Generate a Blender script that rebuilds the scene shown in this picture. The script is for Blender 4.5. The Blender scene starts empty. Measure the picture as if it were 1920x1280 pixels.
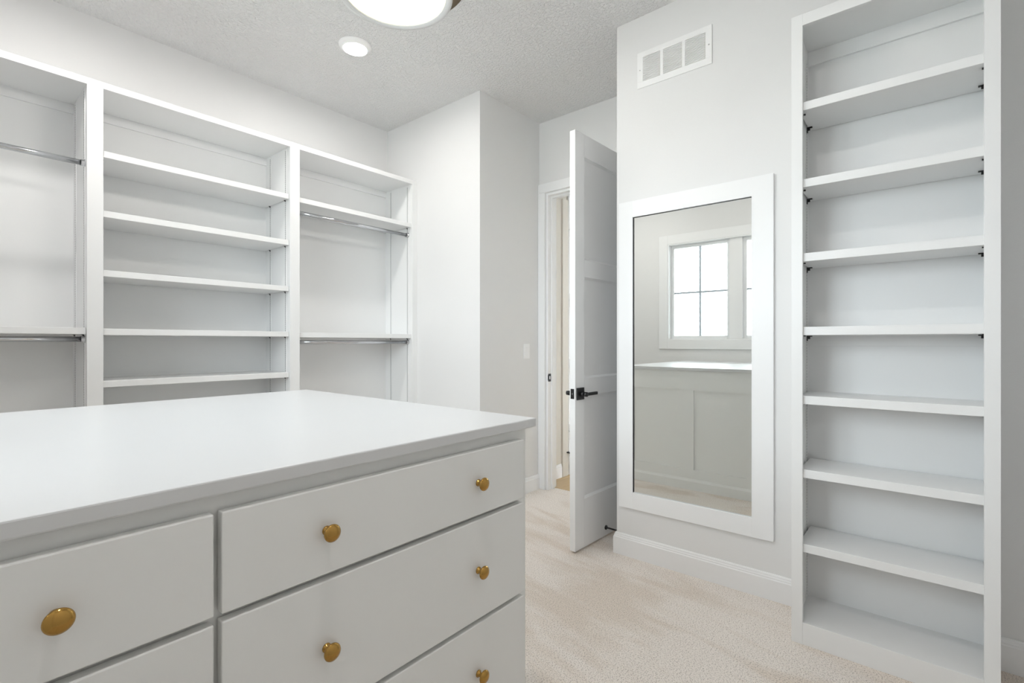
import bpy, bmesh, math
from mathutils import Vector, Matrix

SC = bpy.context.scene
COL = SC.collection
PI = math.pi

# ------------------------------------------------------------------ camera
CAM_H = 1.22
YAW = 0.69755                      # heading of the camera, measured from +X towards +Y
cam_d = bpy.data.cameras.new('camera')
cam_d.sensor_width = 36.0
cam_d.lens = 36.0 * 923.1 / 1920.0
cam_d.shift_y = 1.6 / 1920.0
cam_d.clip_start = 0.02
cam = bpy.data.objects.new('camera', cam_d)
COL.objects.link(cam)
cam.location = (0.0, 0.0, CAM_H)
cam.rotation_euler = (PI / 2, 0.0, YAW - PI / 2)
SC.camera = cam

# ------------------------------------------------------------------ sky and exposure
SKY = 14.0
world = bpy.data.worlds.new('overcast_sky')
SC.world = world
world.use_nodes = True
bg = world.node_tree.nodes['Background']
bg.inputs['Color'].default_value = (0.88, 0.945, 1.0, 1.0)
bg.inputs['Strength'].default_value = SKY

SC.view_settings.view_transform = 'Standard'
SC.view_settings.look = 'None'
SC.view_settings.gamma = 1.0
SC.view_settings.use_curve_mapping = False
SC.view_settings.exposure = 0.22
SC.cycles.max_bounces = 10
SC.cycles.diffuse_bounces = 7
SC.cycles.glossy_bounces = 6
SC.cycles.transparent_max_bounces = 12
SC.cycles.sample_clamp_indirect = 10.0

LAMP_LED = 170.0        # surface of the flush downlights
LAMP_DRUM = 1.05        # diffuser of the drum fixture
HALL_FILL = 32.0  # lens of the lamp added to light the hall
SHADE_FILL = 46.0      # glow added to the drum's unseen fabric wall to fill the room

# window portal: only tells the renderer where the sky comes in
pl = bpy.data.lights.new('window_portal', 'AREA')
pl.shape = 'RECTANGLE'
pl.size = 1.5
pl.size_y = 1.12
pl.cycles.is_portal = True
plo = bpy.data.objects.new('window_portal', pl)
COL.objects.link(plo)
plo.location = (-0.64, 1.576, 1.81)
plo.rotation_euler = (PI / 2, 0.0, -PI / 2)

# ------------------------------------------------------------------ materials
M = {}

def mat(name, col, rough=0.5, metal=0.0, spec=0.5, bump=None, var=None, emit=None):
    m = bpy.data.materials.new(name)
    m.use_nodes = True
    nt = m.node_tree
    b = nt.nodes['Principled BSDF']
    b.inputs['Base Color'].default_value = (*col, 1)
    b.inputs['Roughness'].default_value = rough
    b.inputs['Metallic'].default_value = metal
    b.inputs['Specular IOR Level'].default_value = spec
    tc = None
    if bump or var:
        tc = nt.nodes.new('ShaderNodeNewGeometry')
    if var:
        scale, amt = var
        n = nt.nodes.new('ShaderNodeTexNoise')
        n.inputs['Scale'].default_value = scale
        n.inputs['Detail'].default_value = 4
        nt.links.new(tc.outputs['Position'], n.inputs['Vector'])
        r = nt.nodes.new('ShaderNodeValToRGB')
        r.color_ramp.elements[0].position = 0.3
        r.color_ramp.elements[1].position = 0.7
        r.color_ramp.elements[0].color = (*[c * (1 - amt) for c in col], 1)
        r.color_ramp.elements[1].color = (*[min(1, c * (1 + amt)) for c in col], 1)
        nt.links.new(n.outputs['Fac'], r.inputs['Fac'])
        nt.links.new(r.outputs['Color'], b.inputs['Base Color'])
    if bump:
        scale, strength, dist = bump
        n = nt.nodes.new('ShaderNodeTexNoise')
        n.inputs['Scale'].default_value = scale
        n.inputs['Detail'].default_value = 3
        nt.links.new(tc.outputs['Position'], n.inputs['Vector'])
        bp = nt.nodes.new('ShaderNodeBump')
        bp.inputs['Strength'].default_value = strength
        bp.inputs['Distance'].default_value = dist
        nt.links.new(n.outputs['Fac'], bp.inputs['Height'])
        nt.links.new(bp.outputs['Normal'], b.inputs['Normal'])
    if emit:
        b.inputs['Emission Color'].default_value = (*emit[0], 1)
        b.inputs['Emission Strength'].default_value = emit[1]
    M[name] = m
    return m

mat('wall_paint', (0.775, 0.775, 0.773), 0.55, bump=(180, 0.12, 0.002), var=(1.3, 0.008))
mat('trim_paint', (0.85, 0.855, 0.86), 0.38, var=(2.0, 0.006))
mat('cabinet_paint', (0.825, 0.83, 0.83), 0.38, bump=(260, 0.04, 0.001), var=(1.7, 0.008))
mat('island_paint', (0.805, 0.807, 0.792), 0.36, bump=(300, 0.05, 0.001), var=(1.7, 0.008))
mat('worktop_paint', (0.655, 0.66, 0.665), 0.30, bump=(200, 0.03, 0.001), var=(2.3, 0.006))
mat('hall_paint', (0.60, 0.565, 0.50), 0.6, bump=(180, 0.1, 0.002))
mat('chrome', (0.62, 0.63, 0.65), 0.12, 1.0)
mat('brass', (0.46, 0.27, 0.075), 0.16, 1.0)
mat('bronze', (0.22, 0.16, 0.10), 0.35, 1.0)
mat('black_metal', (0.012, 0.012, 0.013), 0.35, 0.0)
mat('slot_dark', (0.05, 0.05, 0.055), 0.6)
mat('vent_gap_shade', (0.22, 0.22, 0.23), 0.7)
mat('nickel', (0.7, 0.7, 0.7), 0.25, 1.0)
mat('mirror_glass', (0.86, 0.88, 0.86), 0.0, 1.0)
mat('plastic_white', (0.88, 0.88, 0.88), 0.3)
mat('vinyl_white', (0.82, 0.83, 0.84), 0.35)
mat('grille_grey', (0.42, 0.47, 0.52), 0.4)
mat('exterior_trim', (0.72, 0.72, 0.72), 0.6)
mat('ground_outside', (0.42, 0.43, 0.40), 0.9, var=(0.5, 0.15))
mat('shade_fabric', (0.80, 0.80, 0.80), 0.8, bump=(500, 0.2, 0.001))
mat('led_lens', (0.9, 0.9, 0.9), 0.5, emit=((1.0, 0.975, 0.945), LAMP_LED))
mat('drum_diffuser', (0.35, 0.33, 0.25), 0.5, emit=((1.0, 0.95, 0.72), LAMP_DRUM))
mat('shade_fill_glow', (0.80, 0.80, 0.80), 0.8, emit=((1.0, 0.96, 0.90), SHADE_FILL))
mat('hall_fill_lens', (0.9, 0.9, 0.9), 0.5, emit=((1.0, 0.93, 0.82), HALL_FILL))

def nodes(name):
    m = bpy.data.materials.new(name)
    m.use_nodes = True
    M[name] = m
    return m.node_tree, m.node_tree.nodes['Principled BSDF']

# textured ceiling: knock-down plaster relief
nt, b = nodes('ceiling_plaster')
b.inputs['Base Color'].default_value = (0.80, 0.80, 0.80, 1)
b.inputs['Roughness'].default_value = 0.8
geo = nt.nodes.new('ShaderNodeNewGeometry')
n1 = nt.nodes.new('ShaderNodeTexNoise'); n1.inputs['Scale'].default_value = 62; n1.inputs['Detail'].default_value = 4
n1.inputs['Distortion'].default_value = 0.6
rp = nt.nodes.new('ShaderNodeValToRGB'); rp.color_ramp.elements[0].position = 0.42; rp.color_ramp.elements[1].position = 0.62
bp = nt.nodes.new('ShaderNodeBump'); bp.inputs['Strength'].default_value = 0.9; bp.inputs['Distance'].default_value = 0.005
nt.links.new(geo.outputs['Position'], n1.inputs['Vector'])
nt.links.new(n1.outputs['Fac'], rp.inputs['Fac'])
nt.links.new(rp.outputs['Color'], bp.inputs['Height'])
nt.links.new(bp.outputs['Normal'], b.inputs['Normal'])

# cut-pile carpet: fibre grain, plus the nap brushed in strokes
nt, b = nodes('carpet')
b.inputs['Roughness'].default_value = 0.95
b.inputs['Specular IOR Level'].default_value = 0.1
geo = nt.nodes.new('ShaderNodeNewGeometry')
mp = nt.nodes.new('ShaderNodeMapping')
mp.vector_type = 'TEXTURE'
mp.inputs['Scale'].default_value = (1 / 2.9, 1 / 0.75, 1.0)
mp.inputs['Rotation'].default_value = (0, 0, math.radians(-11))
nt.links.new(geo.outputs['Position'], mp.inputs['Vector'])
nap = nt.nodes.new('ShaderNodeTexNoise'); nap.inputs['Scale'].default_value = 2.1; nap.inputs['Detail'].default_value = 5; nap.inputs['Roughness'].default_value = 0.55; nap.inputs['Distortion'].default_value = 0.4
nt.links.new(mp.outputs['Vector'], nap.inputs['Vector'])
nr = nt.nodes.new('ShaderNodeValToRGB')
nr.color_ramp.elements[0].position = 0.40; nr.color_ramp.elements[0].color = (0.86, 0.77, 0.685, 1)
nr.color_ramp.elements[1].position = 0.56; nr.color_ramp.elements[1].color = (0.96, 0.895, 0.835, 1)
nt.links.new(nap.outputs['Fac'], nr.inputs['Fac'])
fib = nt.nodes.new('ShaderNodeTexNoise'); fib.inputs['Scale'].default_value = 190; fib.inputs['Detail'].default_value = 3; fib.inputs['Roughness'].default_value = 0.7
nt.links.new(geo.outputs['Position'], fib.inputs['Vector'])
fr = nt.nodes.new('ShaderNodeValToRGB')
fr.color_ramp.elements[0].position = 0.34; fr.color_ramp.elements[0].color = (0.50, 0.47, 0.45, 1)
fr.color_ramp.elements[1].position = 0.50; fr.color_ramp.elements[1].color = (1, 1, 1, 1)
nt.links.new(fib.outputs['Fac'], fr.inputs['Fac'])
mx = nt.nodes.new('ShaderNodeMix'); mx.data_type = 'RGBA'; mx.blend_type = 'MULTIPLY'; mx.inputs['Factor'].default_value = 1.0
nt.links.new(nr.outputs['Color'], mx.inputs['A']); nt.links.new(fr.outputs['Color'], mx.inputs['B'])
nt.links.new(mx.outputs['Result'], b.inputs['Base Color'])
bp = nt.nodes.new('ShaderNodeBump'); bp.inputs['Strength'].default_value = 0.8; bp.inputs['Distance'].default_value = 0.006
nt.links.new(fib.outputs['Fac'], bp.inputs['Height']); nt.links.new(bp.outputs['Normal'], b.inputs['Normal'])

# light oak for the hall planks
nt, b = nodes('oak')
b.inputs['Roughness'].default_value = 0.4
geo = nt.nodes.new('ShaderNodeNewGeometry')
mp = nt.nodes.new('ShaderNodeMapping'); mp.inputs['Scale'].default_value = (2, 30, 2)
nz = nt.nodes.new('ShaderNodeTexNoise'); nz.inputs['Scale'].default_value = 3; nz.inputs['Detail'].default_value = 4
rp = nt.nodes.new('ShaderNodeValToRGB')
rp.color_ramp.elements[0].color = (0.52, 0.37, 0.20, 1); rp.color_ramp.elements[1].color = (0.66, 0.50, 0.30, 1)
nt.links.new(geo.outputs['Position'], mp.inputs['Vector']); nt.links.new(mp.outputs['Vector'], nz.inputs['Vector'])
nt.links.new(nz.outputs['Fac'], rp.inputs['Fac']); nt.links.new(rp.outputs['Color'], b.inputs['Base Color'])

# window glass: thin pane, clear with a fresnel sheen
m = bpy.data.materials.new('window_glass'); m.use_nodes = True; M['window_glass'] = m
nt = m.node_tree
for n in list(nt.nodes):
    nt.nodes.remove(n)
out = nt.nodes.new('ShaderNodeOutputMaterial')
tr = nt.nodes.new('ShaderNodeBsdfTransparent'); tr.inputs['Color'].default_value = (0.96, 0.98, 0.98, 1)
gl = nt.nodes.new('ShaderNodeBsdfGlossy'); gl.inputs['Roughness'].default_value = 0.0
fz = nt.nodes.new('ShaderNodeFresnel'); fz.inputs['IOR'].default_value = 1.45
ms = nt.nodes.new('ShaderNodeMixShader')
nt.links.new(fz.outputs['Fac'], ms.inputs['Fac']); nt.links.new(tr.outputs['BSDF'], ms.inputs[1])
nt.links.new(gl.outputs['BSDF'], ms.inputs[2]); nt.links.new(ms.outputs['Shader'], out.inputs['Surface'])

# ------------------------------------------------------------------ helpers
ORG = {}        # world origin of each unrotated object

def org(o):
    return ORG.get(o.name, Vector((0, 0, 0)))

def box(bm, x0, x1, y0, y1, z0, z1, bev=0.0, mi=0):
    x0, x1 = sorted((x0, x1)); y0, y1 = sorted((y0, y1)); z0, z1 = sorted((z0, z1))
    vs = [bm.verts.new(p) for p in ((x0, y0, z0), (x1, y0, z0), (x1, y1, z0), (x0, y1, z0),
                                    (x0, y0, z1), (x1, y0, z1), (x1, y1, z1), (x0, y1, z1))]
    fs = [bm.faces.new([vs[i] for i in q]) for q in
          ((3, 2, 1, 0), (4, 5, 6, 7), (0, 1, 5, 4), (1, 2, 6, 5), (2, 3, 7, 6), (3, 0, 4, 7))]
    for f in fs:
        f.material_index = mi
    if bev > 0:
        es = list({e for f in fs for e in f.edges})
        bmesh.ops.bevel(bm, geom=es, offset=bev, segments=2, profile=0.5, affect='EDGES')
    return bm

def lathe(bm, prof, origin=(0, 0, 0), axis='Z', seg=40, mi=0):
    """prof: (radius, height) along the axis; ends with radius 0 close the shape"""
    o = Vector(origin)
    def P(r, h, t):
        a, c = r * math.cos(t), r * math.sin(t)
        return o + {'Z': Vector((a, c, h)), 'Y': Vector((a, h, c)), 'X': Vector((h, a, c))}[axis]
    rings = []
    for r, h in prof:
        if r < 1e-7:
            rings.append([bm.verts.new(P(0, h, 0))])
        else:
            rings.append([bm.verts.new(P(r, h, 2 * PI * k / seg)) for k in range(seg)])
    for a, c in zip(rings, rings[1:]):
        for k in range(seg):
            j = (k + 1) % seg
            if len(a) == 1 and len(c) == 1:
                continue
            if len(a) == 1:
                f = bm.faces.new((a[0], c[j], c[k]))
            elif len(c) == 1:
                f = bm.faces.new((a[k], a[j], c[0]))
            else:
                f = bm.faces.new((a[k], a[j], c[j], c[k]))
            f.smooth = True
            f.material_index = mi
    return bm

def sweep(bm, path, prof):
    """profile (offset to the left of travel, z) swept along a 2-D path with mitred corners"""
    n = len(path)
    rows = []
    for i, p in enumerate(path):
        p = Vector(p)
        d0 = (p - Vector(path[i - 1])).normalized() if i else None
        d1 = (Vector(path[i + 1]) - p).normalized() if i < n - 1 else None
        n0 = Vector((-d0.y, d0.x)) if d0 else None
        n1 = Vector((-d1.y, d1.x)) if d1 else None
        if n0 and n1:
            mvec = n0 + n1
            mvec = mvec / mvec.dot(n0)
        else:
            mvec = n0 or n1
        rows.append([bm.verts.new((p.x + mvec.x * o, p.y + mvec.y * o, z)) for o, z in prof])
    for a, c in zip(rows, rows[1:]):
        for k in range(len(prof) - 1):
            bm.faces.new((a[k], c[k], c[k + 1], a[k + 1]))
    bm.faces.new(rows[0]); bm.faces.new(list(reversed(rows[-1])))
    return bm

def mesh_of(name, bm, mats, normals=True):
    if normals:
        bmesh.ops.recalc_face_normals(bm, faces=bm.faces[:])
    me = bpy.data.meshes.new(name)
    bm.to_mesh(me); bm.free()
    for mm in (mats if isinstance(mats, (list, tuple)) else [mats]):
        me.materials.append(M[mm])
    return me

def obj(name, bm, mats, parent=None, local=False):
    """bm in world coordinates (or in the parent's own space with local=True)"""
    base = org(parent) if parent is not None and not local else Vector((0, 0, 0))
    if base.length > 0:
        bmesh.ops.translate(bm, verts=bm.verts[:], vec=-base)
    o = bpy.data.objects.new(name, mesh_of(name, bm, mats))
    COL.objects.link(o)
    if parent is not None:
        o.parent = parent
        ORG[o.name] = org(parent)
    return o

def piece(name, me, parent, at, rz=0.0):
    """an object that shares mesh data, placed at a world point"""
    o = bpy.data.objects.new(name, me)
    COL.objects.link(o)
    o.parent = parent
    o.location = Vector(at) - org(parent)
    o.rotation_euler.z = rz
    return o

def thing(name, label, cat, loc, group=None, kind=None):
    o = bpy.data.objects.new(name, None)
    o.empty_display_size = 0.1
    COL.objects.link(o)
    o.location = loc
    ORG[o.name] = Vector(loc)
    if label: o['label'] = label
    if cat: o['category'] = cat
    if group: o['group'] = group
    if kind: o['kind'] = kind
    return o

def struct(name, bm, mats, label=None):
    o = obj(name, bm, mats)
    o['kind'] = 'structure'
    if label: o['label'] = label
    return o

def B(*a, **k):
    return box(bmesh.new(), *a, **k)

# ------------------------------------------------------------------ dimensions
H = 3.05                    # ceiling
YL = 3.583                  # wall behind the long shelving
XR = 2.587                  # wall with the mirror
XB = -0.50                  # wall with the window
YN = -0.45                  # wall behind the camera
YP = 2.475                  # face of the pier with the light switch
YC = 1.372                  # corner where the mirror wall turns into the door recess
XD = 3.31                   # wall with the door
WT = 0.115
OY0, OY1, OZ = 1.505, 2.400, 2.449      # door opening
WY0, WY1, WZ0, WZ1 = 0.824, 2.328, 1.249, 2.374     # window opening

# ------------------------------------------------------------------ shell
struct('floor', B(XB - 0.1, XD + 0.09, YN - 0.1, YL + 0.1, -0.08, 0.0), 'carpet', 'beige cut-pile carpet brushed in soft strokes')
struct('ceiling', B(XB - 0.1, 5.1, YN - 0.1, YL + 0.1, H, H + 0.08), 'ceiling_plaster', 'white ceiling with knock-down plaster texture')
struct('wall_left', B(XB - 0.1, XR + 0.003, YL, YL + 0.1, 0, H), 'wall_paint', 'light grey wall above the long shelving')
struct('wall_pier', B(XR + 0.003, XD, YP, YL + 0.1, 0, H), 'wall_paint', 'pale pier between the long shelving and the door recess')
struct('wall_right', B(XR, XR + WT, YN - 0.1, YC - WT, 0, H), 'wall_paint', 'pale grey wall carrying the mirror')
struct('wall_return', B(XR, XD, YC - WT, YC, 0, H), 'wall_paint', 'short return wall of the door recess')
struct('wall_near', B(XB - 0.1, XR, YN - 0.1, YN, 0, H), 'wall_paint', 'plain pale wall opposite the long shelving')
bm = bmesh.new()
box(bm, XD, XD + WT, YC - WT, OY0, 0, H)
box(bm, XD, XD + WT, OY1, YP + 0.4, 0, H)
box(bm, XD, XD + WT, OY0, OY1, OZ, H)
struct('wall_door', bm, 'wall_paint', 'pale wall around the door opening')
bm = bmesh.new()
box(bm, XB - 0.14, XB, YN - 0.1, WY0, 0, H)
box(bm, XB - 0.14, XB, WY1, YL, 0, H)
box(bm, XB - 0.14, XB, WY0, WY1, 0, WZ0)
box(bm, XB - 0.14, XB, WY0, WY1, WZ1, H)
struct('wall_window', bm, 'wall_paint', 'pale wall around the twin window')

BASE = [(0.0, 0.0), (0.016, 0.0), (0.016, 0.096), (0.0125, 0.100), (0.0125, 0.106), (0.0095, 0.110),
        (0.0085, 0.117), (0.005, 0.122), (0.0, 0.122)]
# mirror wall, wrapping into the door recess (path runs so that the room is on its left)
def baseboard(name, path, label):
    bm = sweep(bmesh.new(), path, BASE)
    return struct(name, bm, 'trim_paint', label)
baseboard('baseboard_right', [(XR, 0.4185), (XR, YC), (XD, YC)], 'white moulded baseboard under the mirror')
baseboard('baseboard_near', [(XB, 0.85), (XB, YN), (XR, YN), (XR, -0.1935)], 'white moulded baseboard beside the narrow bookcase')
baseboard('baseboard_pier', [(XD - 0.018, YP), (XR + 0.003, YP), (XR + 0.003, 3.183)], 'white moulded baseboard under the light switch')

# ------------------------------------------------------------------ door opening: casing, jamb, stop
CX = XD - 0.018
trim = thing('trim_1', 'white door casing and jamb around the open door', None, (XD, 1.95, 0), kind='structure')
def casing_board(y0, y1, z0, z1, inner):
    bm = B(CX, XD, y0, y1, z0, z1, bev=0.002)
    if inner == 'low':   box(bm, CX - 0.004, CX, y0 + 0.001, y0 + 0.010, z0, z1, bev=0.0015)
    if inner == 'high':  box(bm, CX - 0.004, CX, y1 - 0.010, y1 - 0.001, z0, z1, bev=0.0015)
    if inner == 'head':  box(bm, CX - 0.004, CX, y0, y1, z0 + 0.001, z0 + 0.010, bev=0.0015)
    return bm
obj('casing_board', casing_board(OY1 + 0.006, YP - 0.0005, 0, OZ + 0.006, 'low'), 'trim_paint', trim)
obj('casing_board', casing_board(OY0 - 0.081, OY0 - 0.006, 0, OZ + 0.006, 'high'), 'trim_paint', trim)
obj('casing_board', casing_board(OY0 - 0.081, YP - 0.0005, OZ + 0.006, OZ + 0.084, 'head'), 'trim_paint', trim)
JT = 0.016
obj('jamb', B(XD - 0.002, XD + WT + 0.002, OY1 - JT, OY1, 0, OZ), 'trim_paint', trim)
obj('jamb', B(XD - 0.002, XD + WT + 0.002, OY0, OY0 + 0.005, 0, OZ), 'trim_paint', trim)
obj('jamb', B(XD - 0.002, XD + WT + 0.002, OY0 + 0.005, OY1 - JT, OZ - JT, OZ), 'trim_paint', trim)
obj('door_stop_moulding', B(XD + 0.040, XD + 0.078, OY1 - JT - 0.012, OY1 - JT, 0, OZ - JT), 'trim_paint', trim)
obj('door_stop_moulding', B(XD + 0.040, XD + 0.078, OY0 + 0.005, OY1 - JT - 0.012, OZ - JT - 0.012, OZ - JT), 'trim_paint', trim)
sp = obj('strike_plate', B(XD + 0.001, XD + 0.036, OY1 - JT - 0.002, OY1 - JT, 0.895, 0.960, bev=0.0008), 'black_metal', trim)
sp['label'] = 'black strike plate'
obj('lip', B(XD - 0.006, XD + 0.002, OY1 - JT - 0.004, OY1 - JT, 0.905, 0.950, bev=0.001), 'black_metal', sp)
sp2 = obj('bolt_hole', B(XD + 0.012, XD + 0.027, OY1 - JT - 0.0026, OY1 - JT - 0.0019, 0.915, 0.940), 'nickel', sp)

# ------------------------------------------------------------------ the open door
DW, DT, DZ0, DZ1 = 0.888, 0.038, 0.012, 2.446
door = thing('door_1', 'white three-panel door standing open against the recess', None, (2.406, 1.542, 0), kind='structure')
door.rotation_euler.z = math.radians(-1.85)
bm = bmesh.new()
ST = 0.096
rails = [(DZ0, 0.298), (0.907, 1.008), (1.606, 1.706), (2.311, DZ1)]
# local frame: s along the leaf, t through it (0 = face towards the mirror wall)
box(bm, 0, ST, 0, DT, DZ0, DZ1, bev=0.0015)
box(bm, DW - ST, DW, 0, DT, DZ0, DZ1, bev=0.0015)
for z0, z1 in rails:
    box(bm, ST, DW - ST, 0, DT, z0, z1)
obj('leaf', bm, 'trim_paint', door, local=True)
for (a, b1), (c, d) in zip(rails, rails[1:]):
    bm = bmesh.new()
    for t_in, t_out in ((0.013, 0.003), (DT - 0.013, DT - 0.003)):       # sloped sticking down to the flat panel
        o4 = [bm.verts.new((x, t_out, z)) for x, z in ((ST, b1), (DW - ST, b1), (DW - ST, c), (ST, c))]
        i4 = [bm.verts.new((x, t_in, z)) for x, z in ((ST + 0.012, b1 + 0.012), (DW - ST - 0.012, b1 + 0.012), (DW - ST - 0.012, c - 0.012), (ST + 0.012, c - 0.012))]
        for k in range(4):
            bm.faces.new((o4[k], o4[(k + 1) % 4], i4[(k + 1) % 4], i4[k]))
        bm.faces.new(i4)
    obj('panel', bm, 'trim_paint', door, local=True)
lp = obj('latch_plate', B(-0.0018, 0.0, 0.007, 0.031, 0.893, 0.951, bev=0.0008), 'black_metal', door, local=True)
lp['label'] = 'black latch plate'
bm = bmesh.new()
pts = [(-0.002, 0.012, 0.930), (-0.002, 0.026, 0.922), (-0.002, 0.012, 0.912), (-0.010, 0.012, 0.922)]
vs = [bm.verts.new(p) for p in pts]
for q in ((0, 1, 2), (0, 3, 1), (1, 3, 2), (2, 3, 0)):
    bm.faces.new([vs[i] for i in q])
obj('latch_bolt', bm, 'nickel', lp, local=True)
def lever(sign, t0):
    """black square rose with a flat lever, sign -1 on the mirror side"""
    bm = B(0.012, 0.082, t0, t0 + sign * 0.009, 0.886, 0.956, bev=0.0015)
    lathe(bm, [(0.0, t0 + sign * 0.009), (0.013, t0 + sign * 0.009), (0.012, t0 + sign * 0.030), (0.0, t0 + sign * 0.030)], (0.047, 0, 0.920), 'Y', 24)
    lathe(bm, [(0.0, t0 + sign * 0.030), (0.0135, t0 + sign * 0.030), (0.0135, t0 + sign * 0.052), (0.0, t0 + sign * 0.052)], (0.047, 0, 0.920), 'Y', 24)
    box(bm, 0.047, 0.165, t0 + sign * 0.036, t0 + sign * 0.050, 0.911, 0.929, bev=0.003)
    o = obj('lever_handle', bm, 'black_metal', door, local=True)
    o['label'] = 'black lever handle on square rose'
lever(-1, 0.0)
lever(1, DT)
bm = lathe(bmesh.new(), [(0.0, 0.0), (0.014, 0.0), (0.014, -0.006), (0.005, -0.010), (0.005, -0.085), (0.009, -0.086), (0.009, -0.100), (0.0, -0.100)], (0.335, 0, 0.062), 'Y', 20)
ds = obj('door_stop', bm, 'black_metal', door, local=True)
ds['label'] = 'black rod door stop'
for z in (0.28, 1.22, 2.18):
    bm = lathe(bmesh.new(), [(0.0, z - 0.045), (0.006, z - 0.045), (0.006, z + 0.045), (0.0, z + 0.045)], (DW + 0.004, -0.004, 0), 'Z', 16)
    box(bm, DW - 0.0015, DW + 0.0005, 0.0, 0.030, z - 0.045, z + 0.045)
    obj('hinge', bm, 'black_metal', door, local=True)

# ------------------------------------------------------------------ window
win = thing('window_1', 'white twin casement window with divided panes above the island', None, (XB, 1.576, WZ0), kind='structure')
cw = 0.105
for a in ((WY1, WY1 + cw, WZ0 - cw, WZ1 + cw), (WY0 - cw, WY0, WZ0 - cw, WZ1 + cw), (WY0, WY1, WZ1, WZ1 + cw), (WY0, WY1, WZ0 - cw, WZ0)):
    bm = B(XB, XB + 0.018, *a, bev=0.002)
    obj('casing_board', bm, 'trim_paint', win)
bm = bmesh.new()                                   # drywall-depth liner
box(bm, XB - 0.13, XB + 0.012, WY1 - 0.012, WY1, WZ0, WZ1)
box(bm, XB - 0.13, XB + 0.012, WY0, WY0 + 0.012, WZ0, WZ1)
box(bm, XB - 0.13, XB + 0.012, WY0 + 0.012, WY1 - 0.012, WZ1 - 0.012, WZ1)
box(bm, XB - 0.13, XB + 0.012, WY0 + 0.012, WY1 - 0.012, WZ0, WZ0 + 0.012)
obj('window_frame', bm, 'trim_paint', win)
MY0, MY1 = 1.510, 1.642
obj('mullion', B(XB - 0.13, XB - 0.02, MY0, MY1, WZ0 + 0.012, WZ1 - 0.012, bev=0.002), 'trim_paint', win)
for (y0, y1) in ((MY1, WY1 - 0.012), (WY0 + 0.012, MY0)):
    sx0, sx1 = XB - 0.10, XB - 0.06
    z0, z1, sw = WZ0 + 0.012, WZ1 - 0.012, 0.036
    bm = bmesh.new()
    box(bm, sx0, sx1, y0, y0 + sw, z0, z1, bev=0.003)
    box(bm, sx0, sx1, y1 - sw, y1, z0, z1, bev=0.003)
    box(bm, sx0, sx1, y0 + sw, y1 - sw, z0, z0 + sw)
    box(bm, sx0, sx1, y0 + sw, y1 - sw, z1 - sw, z1)
    sash = obj('sash', bm, 'vinyl_white', win)
    ym, zm = (y0 + y1) / 2, 1.80
    g0, g1, h0, h1 = y0 + sw, y1 - sw, z0 + sw, z1 - sw
    for (a, b1) in ((g0, ym), (ym, g1)):
        for (c, d) in ((h0, zm), (zm, h1)):
            obj('pane', B(XB - 0.082, XB - 0.078, a, b1, c, d), 'window_glass', sash)
    obj('muntin', B(XB - 0.086, XB - 0.074, ym - 0.012, ym + 0.012, h0, h1), 'grille_grey', sash)
    obj('muntin', B(XB - 0.086, XB - 0.074, g0, ym - 0.012, zm - 0.011, zm + 0.011), 'grille_grey', sash)
    obj('muntin', B(XB - 0.086, XB - 0.074, ym + 0.012, g1, zm - 0.011, zm + 0.011), 'grille_grey', sash)

# arched porch opening a little way outside the window, and the ground below
bm = bmesh.new()
ac, ar, az, aw = 1.40, 1.45, 1.70, 0.16
n = 40
ring = []
for k in range(n + 1):
    t = PI * k / n
    ring.append([(ac + r * math.cos(t), az + r * math.sin(t)) for r in (ar, ar + aw)])
vv = [[[bm.verts.new((x, y, z)) for x in (-1.60, -1.72)] for (y, z) in pr] for pr in ring]
for a, c in zip(vv, vv[1:]):
    bm.faces.new((a[0][0], a[1][0], c[1][0], c[0][0])); bm.faces.new((a[0][1], c[0][1], c[1][1], a[1][1]))
    bm.faces.new((a[0][0], c[0][0], c[0][1], a[0][1])); bm.faces.new((a[1][0], a[1][1], c[1][1], c[1][0]))
for e in (vv[0], vv[-1]):
    bm.faces.new((e[0][0], e[0][1], e[1][1], e[1][0]))
for s in (-1, 1):
    y = ac + s * (ar + aw / 2)
    box(bm, -1.72, -1.60, y - aw / 2, y + aw / 2, -0.4, az)
arch = struct('trim_2', bm, 'exterior_trim', 'pale arched porch surround outside the window')
struct('ground', B(-60, -0.7, -40, 40, -0.5, -0.4), 'ground_outside', 'grey ground outside the window')

# ------------------------------------------------------------------ long built-in shelving
def standard_mesh(length, name):
    """slotted shelf standard, local: runs up z, faces -X"""
    bm = B(0.0, 0.003, -0.008, 0.008, 0.0, length)
    z = 0.012
    while z < length - 0.012:
        vs = [bm.verts.new(p) for p in ((-0.0006, -0.0026, z), (-0.0006, 0.0026, z), (-0.0006, 0.0026, z + 0.0085), (-0.0006, -0.0026, z + 0.0085))]
        f = bm.faces.new(vs); f.material_index = 1
        z += 0.0127
    return mesh_of(name, bm, ['cabinet_paint', 'slot_dark'], normals=False)

def clip_mesh(k=1.0):
    bm = B(0.0, 0.020, -0.005, 0.005, -0.004, 0.0)
    box(bm, -0.001, 0.003, -0.005, 0.005, -0.022, 0.0)
    box(bm, 0.003, 0.012, -0.0015, 0.0015, -0.014, -0.004)
    bmesh.ops.scale(bm, vec=(k, k, k), verts=bm.verts[:])
    return mesh_of('shelf_clip', bm, 'black_metal')
CLIP = clip_mesh()
CLIP_SMALL = clip_mesh(0.5)

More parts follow.
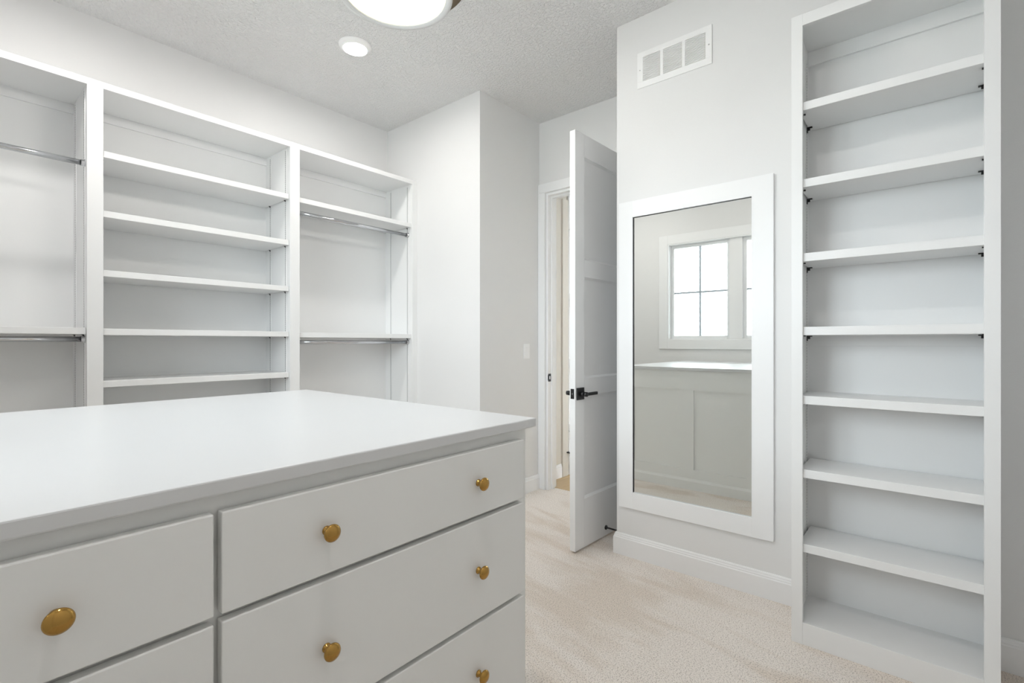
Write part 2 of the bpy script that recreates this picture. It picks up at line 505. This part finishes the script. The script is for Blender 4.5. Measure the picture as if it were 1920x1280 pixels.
YF = 3.183                  # face of the long shelving
YBK = 3.545                 # its back panel
TOPZ = 2.535
unit = thing('built_in_shelving', 'long white built-in closet shelving with three bays and chrome rods', 'shelving', (1.045, 3.38, 0))
stiles = [(XB + 0.001, -0.438), (0.517, 0.581), (1.537, 1.602), (2.540, XR + 0.0025)]
for a, c in stiles:
    obj('stile', B(a, c, YF, YF + 0.02, 0.0, 2.502, bev=0.0012), 'cabinet_paint', unit)
obj('top_rail', B(XB + 0.001, XR + 0.0025, YF, YF + 0.02, 2.502, TOPZ, bev=0.0012), 'cabinet_paint', unit)
obj('top_panel', B(XB + 0.001, XR + 0.0025, YF + 0.02, YL - 0.001, 2.506, TOPZ - 0.001), 'cabinet_paint', unit)
sides = [(XB + 0.001, -0.438), (0.519, 0.579), (1.539, 1.600), (2.542, XR + 0.0025)]
for a, c in sides:
    obj('side_panel', B(a, c, YF + 0.02, YBK, 0.0, 2.506), 'cabinet_paint', unit)
bays = [(-0.438, 0.519), (0.579, 1.539), (1.600, 2.542)]
STD = standard_mesh(2.36, 'shelf_standard')
for bi, (a, c) in enumerate(bays):
    bk = obj('back_panel', B(a - 0.01, c + 0.01, YBK, YL - 0.001, 0.0, 2.506), 'cabinet_paint', unit)
    obj('back_cleat', B(a, c, YBK - 0.012, YBK, 2.456, 2.506, bev=0.001), 'cabinet_paint', unit)
    obj('bottom_panel', B(a, c, YF + 0.02, YBK, 0.07, 0.09), 'cabinet_paint', unit)
    obj('kick_rail', B(stiles[bi][1], stiles[bi + 1][0], YF, YF + 0.02, 0.0, 0.09, bev=0.001), 'cabinet_paint', unit)
    for y in (3.245, 3.468):
        piece('shelf_standard', STD, unit, (c - 0.003, y, 0.14))
        piece('shelf_standard', STD, unit, (a + 0.003, y, 0.14), PI)
    zs = {0: [1.293], 1: [2.193, 1.890, 1.588, 1.290, 1.023, 0.72, 0.42], 2: [2.187, 1.286]}[bi]
    for z in zs:
        sh = obj('shelf', B(a + 0.004, c - 0.004, YF + 0.014, YBK - 0.004, z - 0.0325, z, bev=0.0015), 'cabinet_paint', unit)
        for y in (3.245, 3.468):
            piece('shelf_clip', CLIP_SMALL, sh, (a + 0.004, y, z - 0.0328))
            piece('shelf_clip', CLIP_SMALL, sh, (c - 0.004, y, z - 0.0328), PI)
    for z in {0: [2.122, 1.236], 1: [], 2: [2.096, 1.222]}[bi]:
        y = 3.243
        bm = lathe(bmesh.new(), [(0.0, a + 0.003), (0.0135, a + 0.003), (0.0135, c - 0.003), (0.0, c - 0.003)], (0, y, z), 'X', 24)
        rod = obj('hanging_rod', bm, 'chrome', unit)
        rod['label'] = 'chrome hanging rod'
        for x, s in ((a, 1), (c, -1)):
            bm = lathe(bmesh.new(), [(0.0, x), (0.020, x), (0.020, x + s * 0.004), (0.0165, x + s * 0.005), (0.0165, x + s * 0.016), (0.0137, x + s * 0.016)], (0, y, z), 'X', 24)
            obj('rod_socket', bm, 'chrome', rod)

# ------------------------------------------------------------------ narrow bookcase on the mirror wall
XF = 2.278
book = thing('narrow_bookcase', 'tall narrow white bookcase with adjustable shelves beside the mirror', 'bookcase', (2.43, 0.112, 0))
BY0, BY1 = -0.193, 0.418
for a, c in ((BY0, -0.153), (0.378, BY1)):
    obj('stile', B(XF, XF + 0.02, a, c, 0.0, 2.546, bev=0.0012), 'cabinet_paint', book)
obj('top_rail', B(XF, XF + 0.02, -0.153, 0.378, 2.500, 2.546, bev=0.0012), 'cabinet_paint', book)
obj('kick_rail', B(XF, XF + 0.02, -0.153, 0.378, 0.0, 0.089, bev=0.0012), 'cabinet_paint', book)
XK = 2.545
obj('side_panel', B(XF + 0.02, XR - 0.0005, BY1 - 0.018, BY1, 0, 2.546), 'cabinet_paint', book)
obj('side_panel', B(XF + 0.02, XR - 0.0005, BY0, BY0 + 0.018, 0, 2.546), 'cabinet_paint', book)
obj('top_panel', B(XF + 0.02, XR - 0.0005, BY0 + 0.018, BY1 - 0.018, 2.512, 2.545), 'cabinet_paint', book)
obj('back_panel', B(XK, XR - 0.0005, BY0 + 0.018, BY1 - 0.018, 0, 2.512), 'cabinet_paint', book)
obj('bottom_panel', B(XF + 0.02, XK, BY0 + 0.018, BY1 - 0.018, 0.06, 0.088), 'cabinet_paint', book)
obj('back_cleat', B(XK - 0.012, XK, BY0 + 0.018, BY1 - 0.018, 2.450, 2.512, bev=0.001), 'cabinet_paint', book)
obj('back_cleat', B(XK - 0.006, XK, BY0 + 0.018, BY1 - 0.018, 1.205, 1.252, bev=0.001), 'cabinet_paint', book)
for x in (2.335, 2.490):
    for y, rz in ((BY1 - 0.018 - 0.003, PI / 2), (BY0 + 0.018 + 0.003, -PI / 2)):
        piece('shelf_standard', STD, book, (x, y, 0.10), rz)
for z in (2.196, 1.883, 1.582, 1.283, 1.003, 0.704, 0.402):
    sh = obj('shelf', B(XF + 0.016, XK - 0.004, BY0 + 0.026, BY1 - 0.026, z - 0.034, z, bev=0.0015), 'cabinet_paint', book)
    for x in (2.335, 2.490):
        piece('shelf_clip', CLIP, sh, (x, BY1 - 0.022, z - 0.0345), -PI / 2)
        piece('shelf_clip', CLIP, sh, (x, BY0 + 0.022, z - 0.0345), PI / 2)

# ------------------------------------------------------------------ island: drawer cabinet and worktop
IX0, IX1, IY0, IY1, IZ = XB + 0.002, 1.075, 0.849, 2.093, 0.985
isl = thing('island_cabinet', 'light grey island drawer cabinet with brass knobs', 'cabinet', (0.29, 1.47, 0))
obj('carcass', B(IX0, IX1 - 0.013, IY0 + 0.018, IY1 - 0.010, 0.0, IZ), 'island_paint', isl)
rows = [(0.958, 0.801), (0.789, 0.549), (0.538, 0.300), (0.289, 0.105)]
cols = [(-0.462, 0.283), (0.294, 1.040)]
# face frame behind the overlay fronts
bm = bmesh.new()
box(bm, IX0, IX1, IY0 + 0.004, IY0 + 0.018, rows[0][0] - 0.012, IZ)
box(bm, IX0, IX1, IY0 + 0.004, IY0 + 0.018, 0.0, rows[-1][1] + 0.012)
for a, c in ((IX0, cols[0][0] + 0.012), (cols[0][1] - 0.012, cols[1][0] + 0.012), (cols[1][1] - 0.012, IX1)):
    box(bm, a, c, IY0 + 0.004, IY0 + 0.018, rows[-1][1] + 0.012, rows[0][0] - 0.012)
for (t0, b0), (t1, b1) in zip(rows, rows[1:]):
    for a, c in cols:
        box(bm, a + 0.012, c - 0.012, IY0 + 0.004, IY0 + 0.018, t1 - 0.012, b0 + 0.012)
obj('face_frame', bm, 'island_paint', isl)
bm = bmesh.new()
prof = [(0.0, 0.0), (0.0085, 0.0), (0.0085, -0.002), (0.0055, -0.004), (0.0050, -0.012), (0.0068, -0.015), (0.0125, -0.0165),
        (0.0155, -0.0185), (0.0160, -0.0205), (0.0152, -0.0225), (0.0120, -0.0252), (0.0075, -0.0272), (0.003, -0.0282), (0.0, -0.0284)]
lathe(bm, prof, axis='Y', seg=40)
KNOB = mesh_of('knob', bm, 'brass')
for t, bz in rows:
    for a, c in cols:
        d = obj('drawer_front', B(a, c, IY0 - 0.020, IY0, bz, t, bev=0.0022), 'island_paint', isl)
        zk = {0.958: 0.880, 0.789: 0.668, 0.538: 0.418, 0.289: 0.197}[t]
        for x in (a + 0.173, c - 0.178):
            piece('knob', KNOB, d, (x, IY0 - 0.020, zk))
# panelled end towards the mirror, and the panelled far side
for a, c in ((IY0 + 0.018, 1.056), (1.463, 1.588), (1.995, IY1)):
    obj('end_stile', B(IX1 - 0.013, IX1, a, c, 0.0, IZ), 'island_paint', isl)
for a, c in ((1.056, 1.463), (1.588, 1.995)):
    obj('end_rail', B(IX1 - 0.013, IX1, a, c, 0.822, IZ), 'island_paint', isl)
    obj('end_rail', B(IX1 - 0.013, IX1, a, c, 0.0, 0.165), 'island_paint', isl)
    obj('end_panel', B(IX1 - 0.013, IX1 - 0.012, a, c, 0.165, 0.822), 'island_paint', isl)
for a, c in ((IX0, -0.36), (0.23, 0.35), (0.94, IX1 - 0.013)):
    obj('side_stile', B(a, c, IY1 - 0.010, IY1, 0.0, IZ), 'island_paint', isl)
for a, c in ((-0.36, 0.23), (0.35, 0.94)):
    obj('side_rail', B(a, c, IY1 - 0.010, IY1, 0.822, IZ), 'island_paint', isl)
    obj('side_rail', B(a, c, IY1 - 0.010, IY1, 0.0, 0.165), 'island_paint', isl)
IB = [(0.0, 0.0), (0.014, 0.0), (0.014, 0.070), (0.011, 0.076), (0.006, 0.088), (0.0, 0.090)]
bm = sweep(bmesh.new(), [(IX1, IY0), (IX1, IY1), (IX0, IY1)][::-1], IB)
obj('base_moulding', bm, 'island_paint', isl)
wt = obj('island_worktop', B(IX0, 1.095, 0.829, 2.113, 0.9855, 1.010, bev=0.003), 'worktop_paint')
wt['label'] = 'smooth white worktop covering the drawer island'
wt['category'] = 'worktop'

# ------------------------------------------------------------------ wall mirror
mir = thing('wall_mirror', 'tall wall mirror in a flat white frame beside the bookcase', 'mirror', (XR, 0.95, 0.279))
FX = XR - 0.0195
fy0, fy1, fz0, fz1 = 0.546, 1.349, 0.279, 2.018
gy0, gy1, gz0, gz1 = 0.641, 1.264, 0.373, 1.926
for a in ((fy0, gy0, fz0, fz1), (gy1, fy1, fz0, fz1), (gy0, gy1, gz1, fz1), (gy0, gy1, fz0, gz0)):
    obj('frame_board', B(FX, XR - 0.0005, *a, bev=0.0008), 'trim_paint', mir)
g = obj('glass', B(XR - 0.009, XR - 0.003, gy0 + 0.002, gy1 - 0.0035, gz0 + 0.002, gz1 - 0.003), 'mirror_glass', mir)
g['label'] = 'clear mirror glass'
bm = bmesh.new()
box(bm, XR - 0.014, XR - 0.0095, gy1 - 0.0035, gy1 - 0.0005, gz0, gz1)
box(bm, XR - 0.014, XR - 0.0095, gy0, gy1, gz1 - 0.003, gz1 - 0.0005)
obj('gap_shade_strip', bm, 'black_metal', mir)  # black strip painting the shadow gap along two edges of the glass

# ------------------------------------------------------------------ return-air grille high on the mirror wall
vent = thing('return_air_grille', 'white louvred return-air grille high above the mirror', 'vent', (XR, 1.036, 2.645))
vy0, vy1, vz0, vz1 = 0.832, 1.241, 2.645, 2.845
vx = XR - 0.007
secs = [(0.864, 0.971), (0.987, 1.091), (1.107, 1.208)]
lz0, lz1 = 2.680, 2.818
bm = bmesh.new()
box(bm, vx, XR - 0.0005, vy0, vy1, vz0, lz0, bev=0.001)
box(bm, vx, XR - 0.0005, vy0, vy1, lz1, vz1, bev=0.001)
for a, c in ((vy0, secs[0][0]), (secs[0][1], secs[1][0]), (secs[1][1], secs[2][0]), (secs[2][1], vy1)):
    box(bm, vx, XR - 0.0005, a, c, lz0, lz1)
obj('face_frame', bm, 'plastic_white', vent)
obj('shade_backing', B(XR - 0.0012, XR - 0.0004, vy0 + 0.02, vy1 - 0.02, lz0, lz1), 'vent_gap_shade', vent)  # dark grey sheet painting the shade between the slats
for y in (0.847, 1.226):
    obj('screw', lathe(bmesh.new(), [(0.0, vx - 0.0015), (0.003, vx - 0.0012), (0.004, vx)], (0, y, 2.745), 'X', 16), 'nickel', vent)
NS = 20
dz = (lz1 - lz0) / NS
for a, c in secs:
    bm = bmesh.new()
    w = (c - a) / 2
    box(bm, 0.0, 0.005, -w, w, dz * 0.28, dz * 0.88)
    me = mesh_of('slat', bm, 'plastic_white')
    for k in range(NS):
        piece('slat', me, vent, (vx + 0.0002, (a + c) / 2, lz0 + k * dz))

# ------------------------------------------------------------------ light switch on the pier
sw = thing('light_switch', 'white rocker light switch on the pier by the door', 'switch', (3.133, YP, 1.088))
obj('plate', B(3.094, 3.172, YP - 0.006, YP - 0.0005, 1.088, 1.208, bev=0.0015), 'plastic_white', sw)
bm = B(3.1165, 3.1495, YP - 0.0085, YP - 0.006, 1.115, 1.181, bev=0.0008)
obj('rocker', bm, 'plastic_white', sw)

# ------------------------------------------------------------------ lamps
def downlight(x, y, label, lens='led_lens', group=None, z=H):
    t = thing('flush_downlight', label, 'ceiling light', (x, y, z - 0.0003), group)
    bm = lathe(bmesh.new(), [(0.098, 0.0), (0.098, -0.004), (0.092, -0.010), (0.082, -0.017), (0.074, -0.0225), (0.071, -0.0228), (0.0700, -0.0195)], (x, y, z - 0.0003), 'Z', 64)
    obj('trim_ring', bm, 'plastic_white', t)
    bm = lathe(bmesh.new(), [(0.0702, -0.0200), (0.05, -0.0205), (0.0, -0.0207)], (x, y, z - 0.0003), 'Z', 64)
    lathe(bm, [(0.0702, -0.0185), (0.0, -0.0185)], (x, y, z - 0.0003), 'Z', 64, mi=1)
    obj('lens', bm, [lens, 'plastic_white'], t)
    return t
downlight(1.708, 2.695, 'small round flush downlight near the drum lamp', group='flush downlights of the closet')
# above the frame: another room downlight, then one added in place of bounced fill
for x, y, where in ((0.378, 2.695, 'over the island end at the window'), (0.378, 0.44, 'added as unseen fill over the window side of the aisle')):
    downlight(x, y, 'small round flush downlight ' + where, group='flush downlights of the closet')

K = 0.80                                 # overall size of the pendant
LX, LY, LZ = 1.414 * K, 1.901 * K, CAM_H + 1.63 * K
lamp = thing('drum_ceiling_lamp', 'large round white drum lamp with glowing diffuser hung from a bronze pan', 'ceiling light', (LX, LY, H - 0.001))
bm = lathe(bmesh.new(), [(0.257 * K, 0.0), (0.269 * K, 0.0), (0.269 * K, 0.006)], (LX, LY, LZ), 'Z', 96)
lathe(bm, [(0.269 * K, 0.090 * K), (0.269 * K, 0.098 * K), (0.257 * K, 0.098 * K), (0.257 * K, 0.0)], (LX, LY, LZ), 'Z', 96)
lathe(bm, [(0.2685 * K, 0.006), (0.2685 * K, 0.090 * K)], (LX, LY, LZ), 'Z', 96, mi=1)  # outer wall glows as added fill, out of view
obj('shade', bm, ['shade_fabric', 'shade_fill_glow'], lamp)
bm = lathe(bmesh.new(), [(0.257 * K, 0.001), (0.238 * K, 0.001), (0.238 * K, 0.005), (0.257 * K, 0.005)], (LX, LY, LZ), 'Z', 96)
obj('retaining_ring', bm, 'shade_fabric', lamp)
bm = lathe(bmesh.new(), [(0.256 * K, 0.0), (0.15 * K, -0.001), (0.012 * K, -0.0015), (0.0, -0.0015)], (LX, LY, LZ + 0.0066), 'Z', 96)
obj('diffuser', bm, 'drum_diffuser', lamp)
bm = lathe(bmesh.new(), [(0.0, 0.0), (0.010, 0.0), (0.010, -0.006), (0.006, -0.011), (0.0, -0.012)], (LX, LY, LZ + 0.0048), 'Z', 32)
obj('finial', bm, 'nickel', lamp)
bm = lathe(bmesh.new(), [(0.257 * K, 0.0), (0.345 * K, 0.0), (0.345 * K, 0.035), (0.340 * K, 0.038), (0.0, 0.038)], (LX, LY, LZ + 0.0985 * K), 'Z', 96)
obj('pan', bm, 'bronze', lamp)['label'] = 'bronze pan above the shade'
bm = lathe(bmesh.new(), [(0.0075, LZ + 0.0985 * K + 0.037), (0.0075, H - 0.024)], (LX, LY, 0), 'Z', 24)
obj('stem', bm, 'bronze', lamp)
bm = lathe(bmesh.new(), [(0.065, H - 0.001), (0.065, H - 0.016), (0.055, H - 0.024), (0.0, H - 0.025)], (LX, LY, 0), 'Z', 48)
obj('canopy', bm, 'bronze', lamp)

# ------------------------------------------------------------------ hall beyond the door
HX = XD + WT
struct('wall_hall_left', B(HX, 5.0, 2.525, 2.62, 0, H), 'hall_paint', 'beige hall wall seen through the door opening')
struct('wall_hall_back', B(5.0, 5.1, 0.3, 2.62, 0, H), 'hall_paint', 'beige wall at the end of the hall')
struct('wall_hall_right', B(HX, 5.1, 0.2, 0.3, 0, H), 'hall_paint', 'beige wall on the far side of the hall')
bm = sweep(bmesh.new(), [(3.700, 2.525), (HX, 2.525)], BASE)
struct('baseboard_hall', bm, 'trim_paint', 'white baseboard along the hall wall')
bm = B(3.705, 3.795, 2.505, 2.525, 0, 2.52, bev=0.002)
struct('trim_3', bm, 'hall_paint', 'beige casing on the hall wall')
hf = thing('floor_hall', 'light oak plank floor of the hall', None, (4.2, 1.4, -0.08), kind='structure')
obj('subfloor', B(XD + 0.092, 5.0, 0.3, 2.525, -0.08, -0.006), 'slot_dark', hf)
y = 0.3
while y < 2.5:
    y1 = min(y + 0.145, 2.525)
    obj('plank', B(XD + 0.092, 5.0, y, y1 - 0.002, -0.006, 0.002, bev=0.0008), 'oak', hf)
    y += 0.145
lin = thing('linen_cabinet', 'tall white linen cabinet in the hall behind the door', 'cabinet', (4.0, 2.2, 0.002))
LXF = 3.815
obj('body', B(LXF, 4.3, 1.75, 2.524, 0.002, 2.72), 'trim_paint', lin)
def lin_front(name, z0, z1, pull):
    bm = bmesh.new()
    y0, y1 = 1.765, 2.515
    box(bm, LXF - 0.020, LXF, y0, y0 + 0.055, z0, z1); box(bm, LXF - 0.020, LXF, y1 - 0.02, y1, z0, z1)
    box(bm, LXF - 0.020, LXF, y0 + 0.055, y1 - 0.02, z0, z0 + 0.06); box(bm, LXF - 0.020, LXF, y0 + 0.055, y1 - 0.02, z1 - 0.06, z1)
    box(bm, LXF - 0.008, LXF, y0 + 0.055, y1 - 0.02, z0 + 0.06, z1 - 0.06)
    o = obj(name, bm, 'trim_paint', lin)
    if pull:
        bm = B(LXF - 0.050, LXF - 0.040, 2.40, 2.512, pull - 0.006, pull + 0.006, bev=0.002)
        box(bm, LXF - 0.042, LXF - 0.020, 2.405, 2.415, pull - 0.005, pull + 0.005)
        box(bm, LXF - 0.042, LXF - 0.020, 2.497, 2.507, pull - 0.005, pull + 0.005)
        obj('pull', bm, 'black_metal', o)
lin_front('drawer_front', 0.11, 0.40, 0.215)
lin_front('drawer_front', 0.41, 1.00, None)
lin_front('cabinet_door', 1.01, 1.60, None)
lin_front('cabinet_door', 1.61, 2.245, None)
lin_front('cabinet_door', 2.255, 2.66, None)
downlight(4.25, 1.55, 'added unseen round downlight to light the hall', 'hall_fill_lens')  # unseen lamp, added so the hall is lit
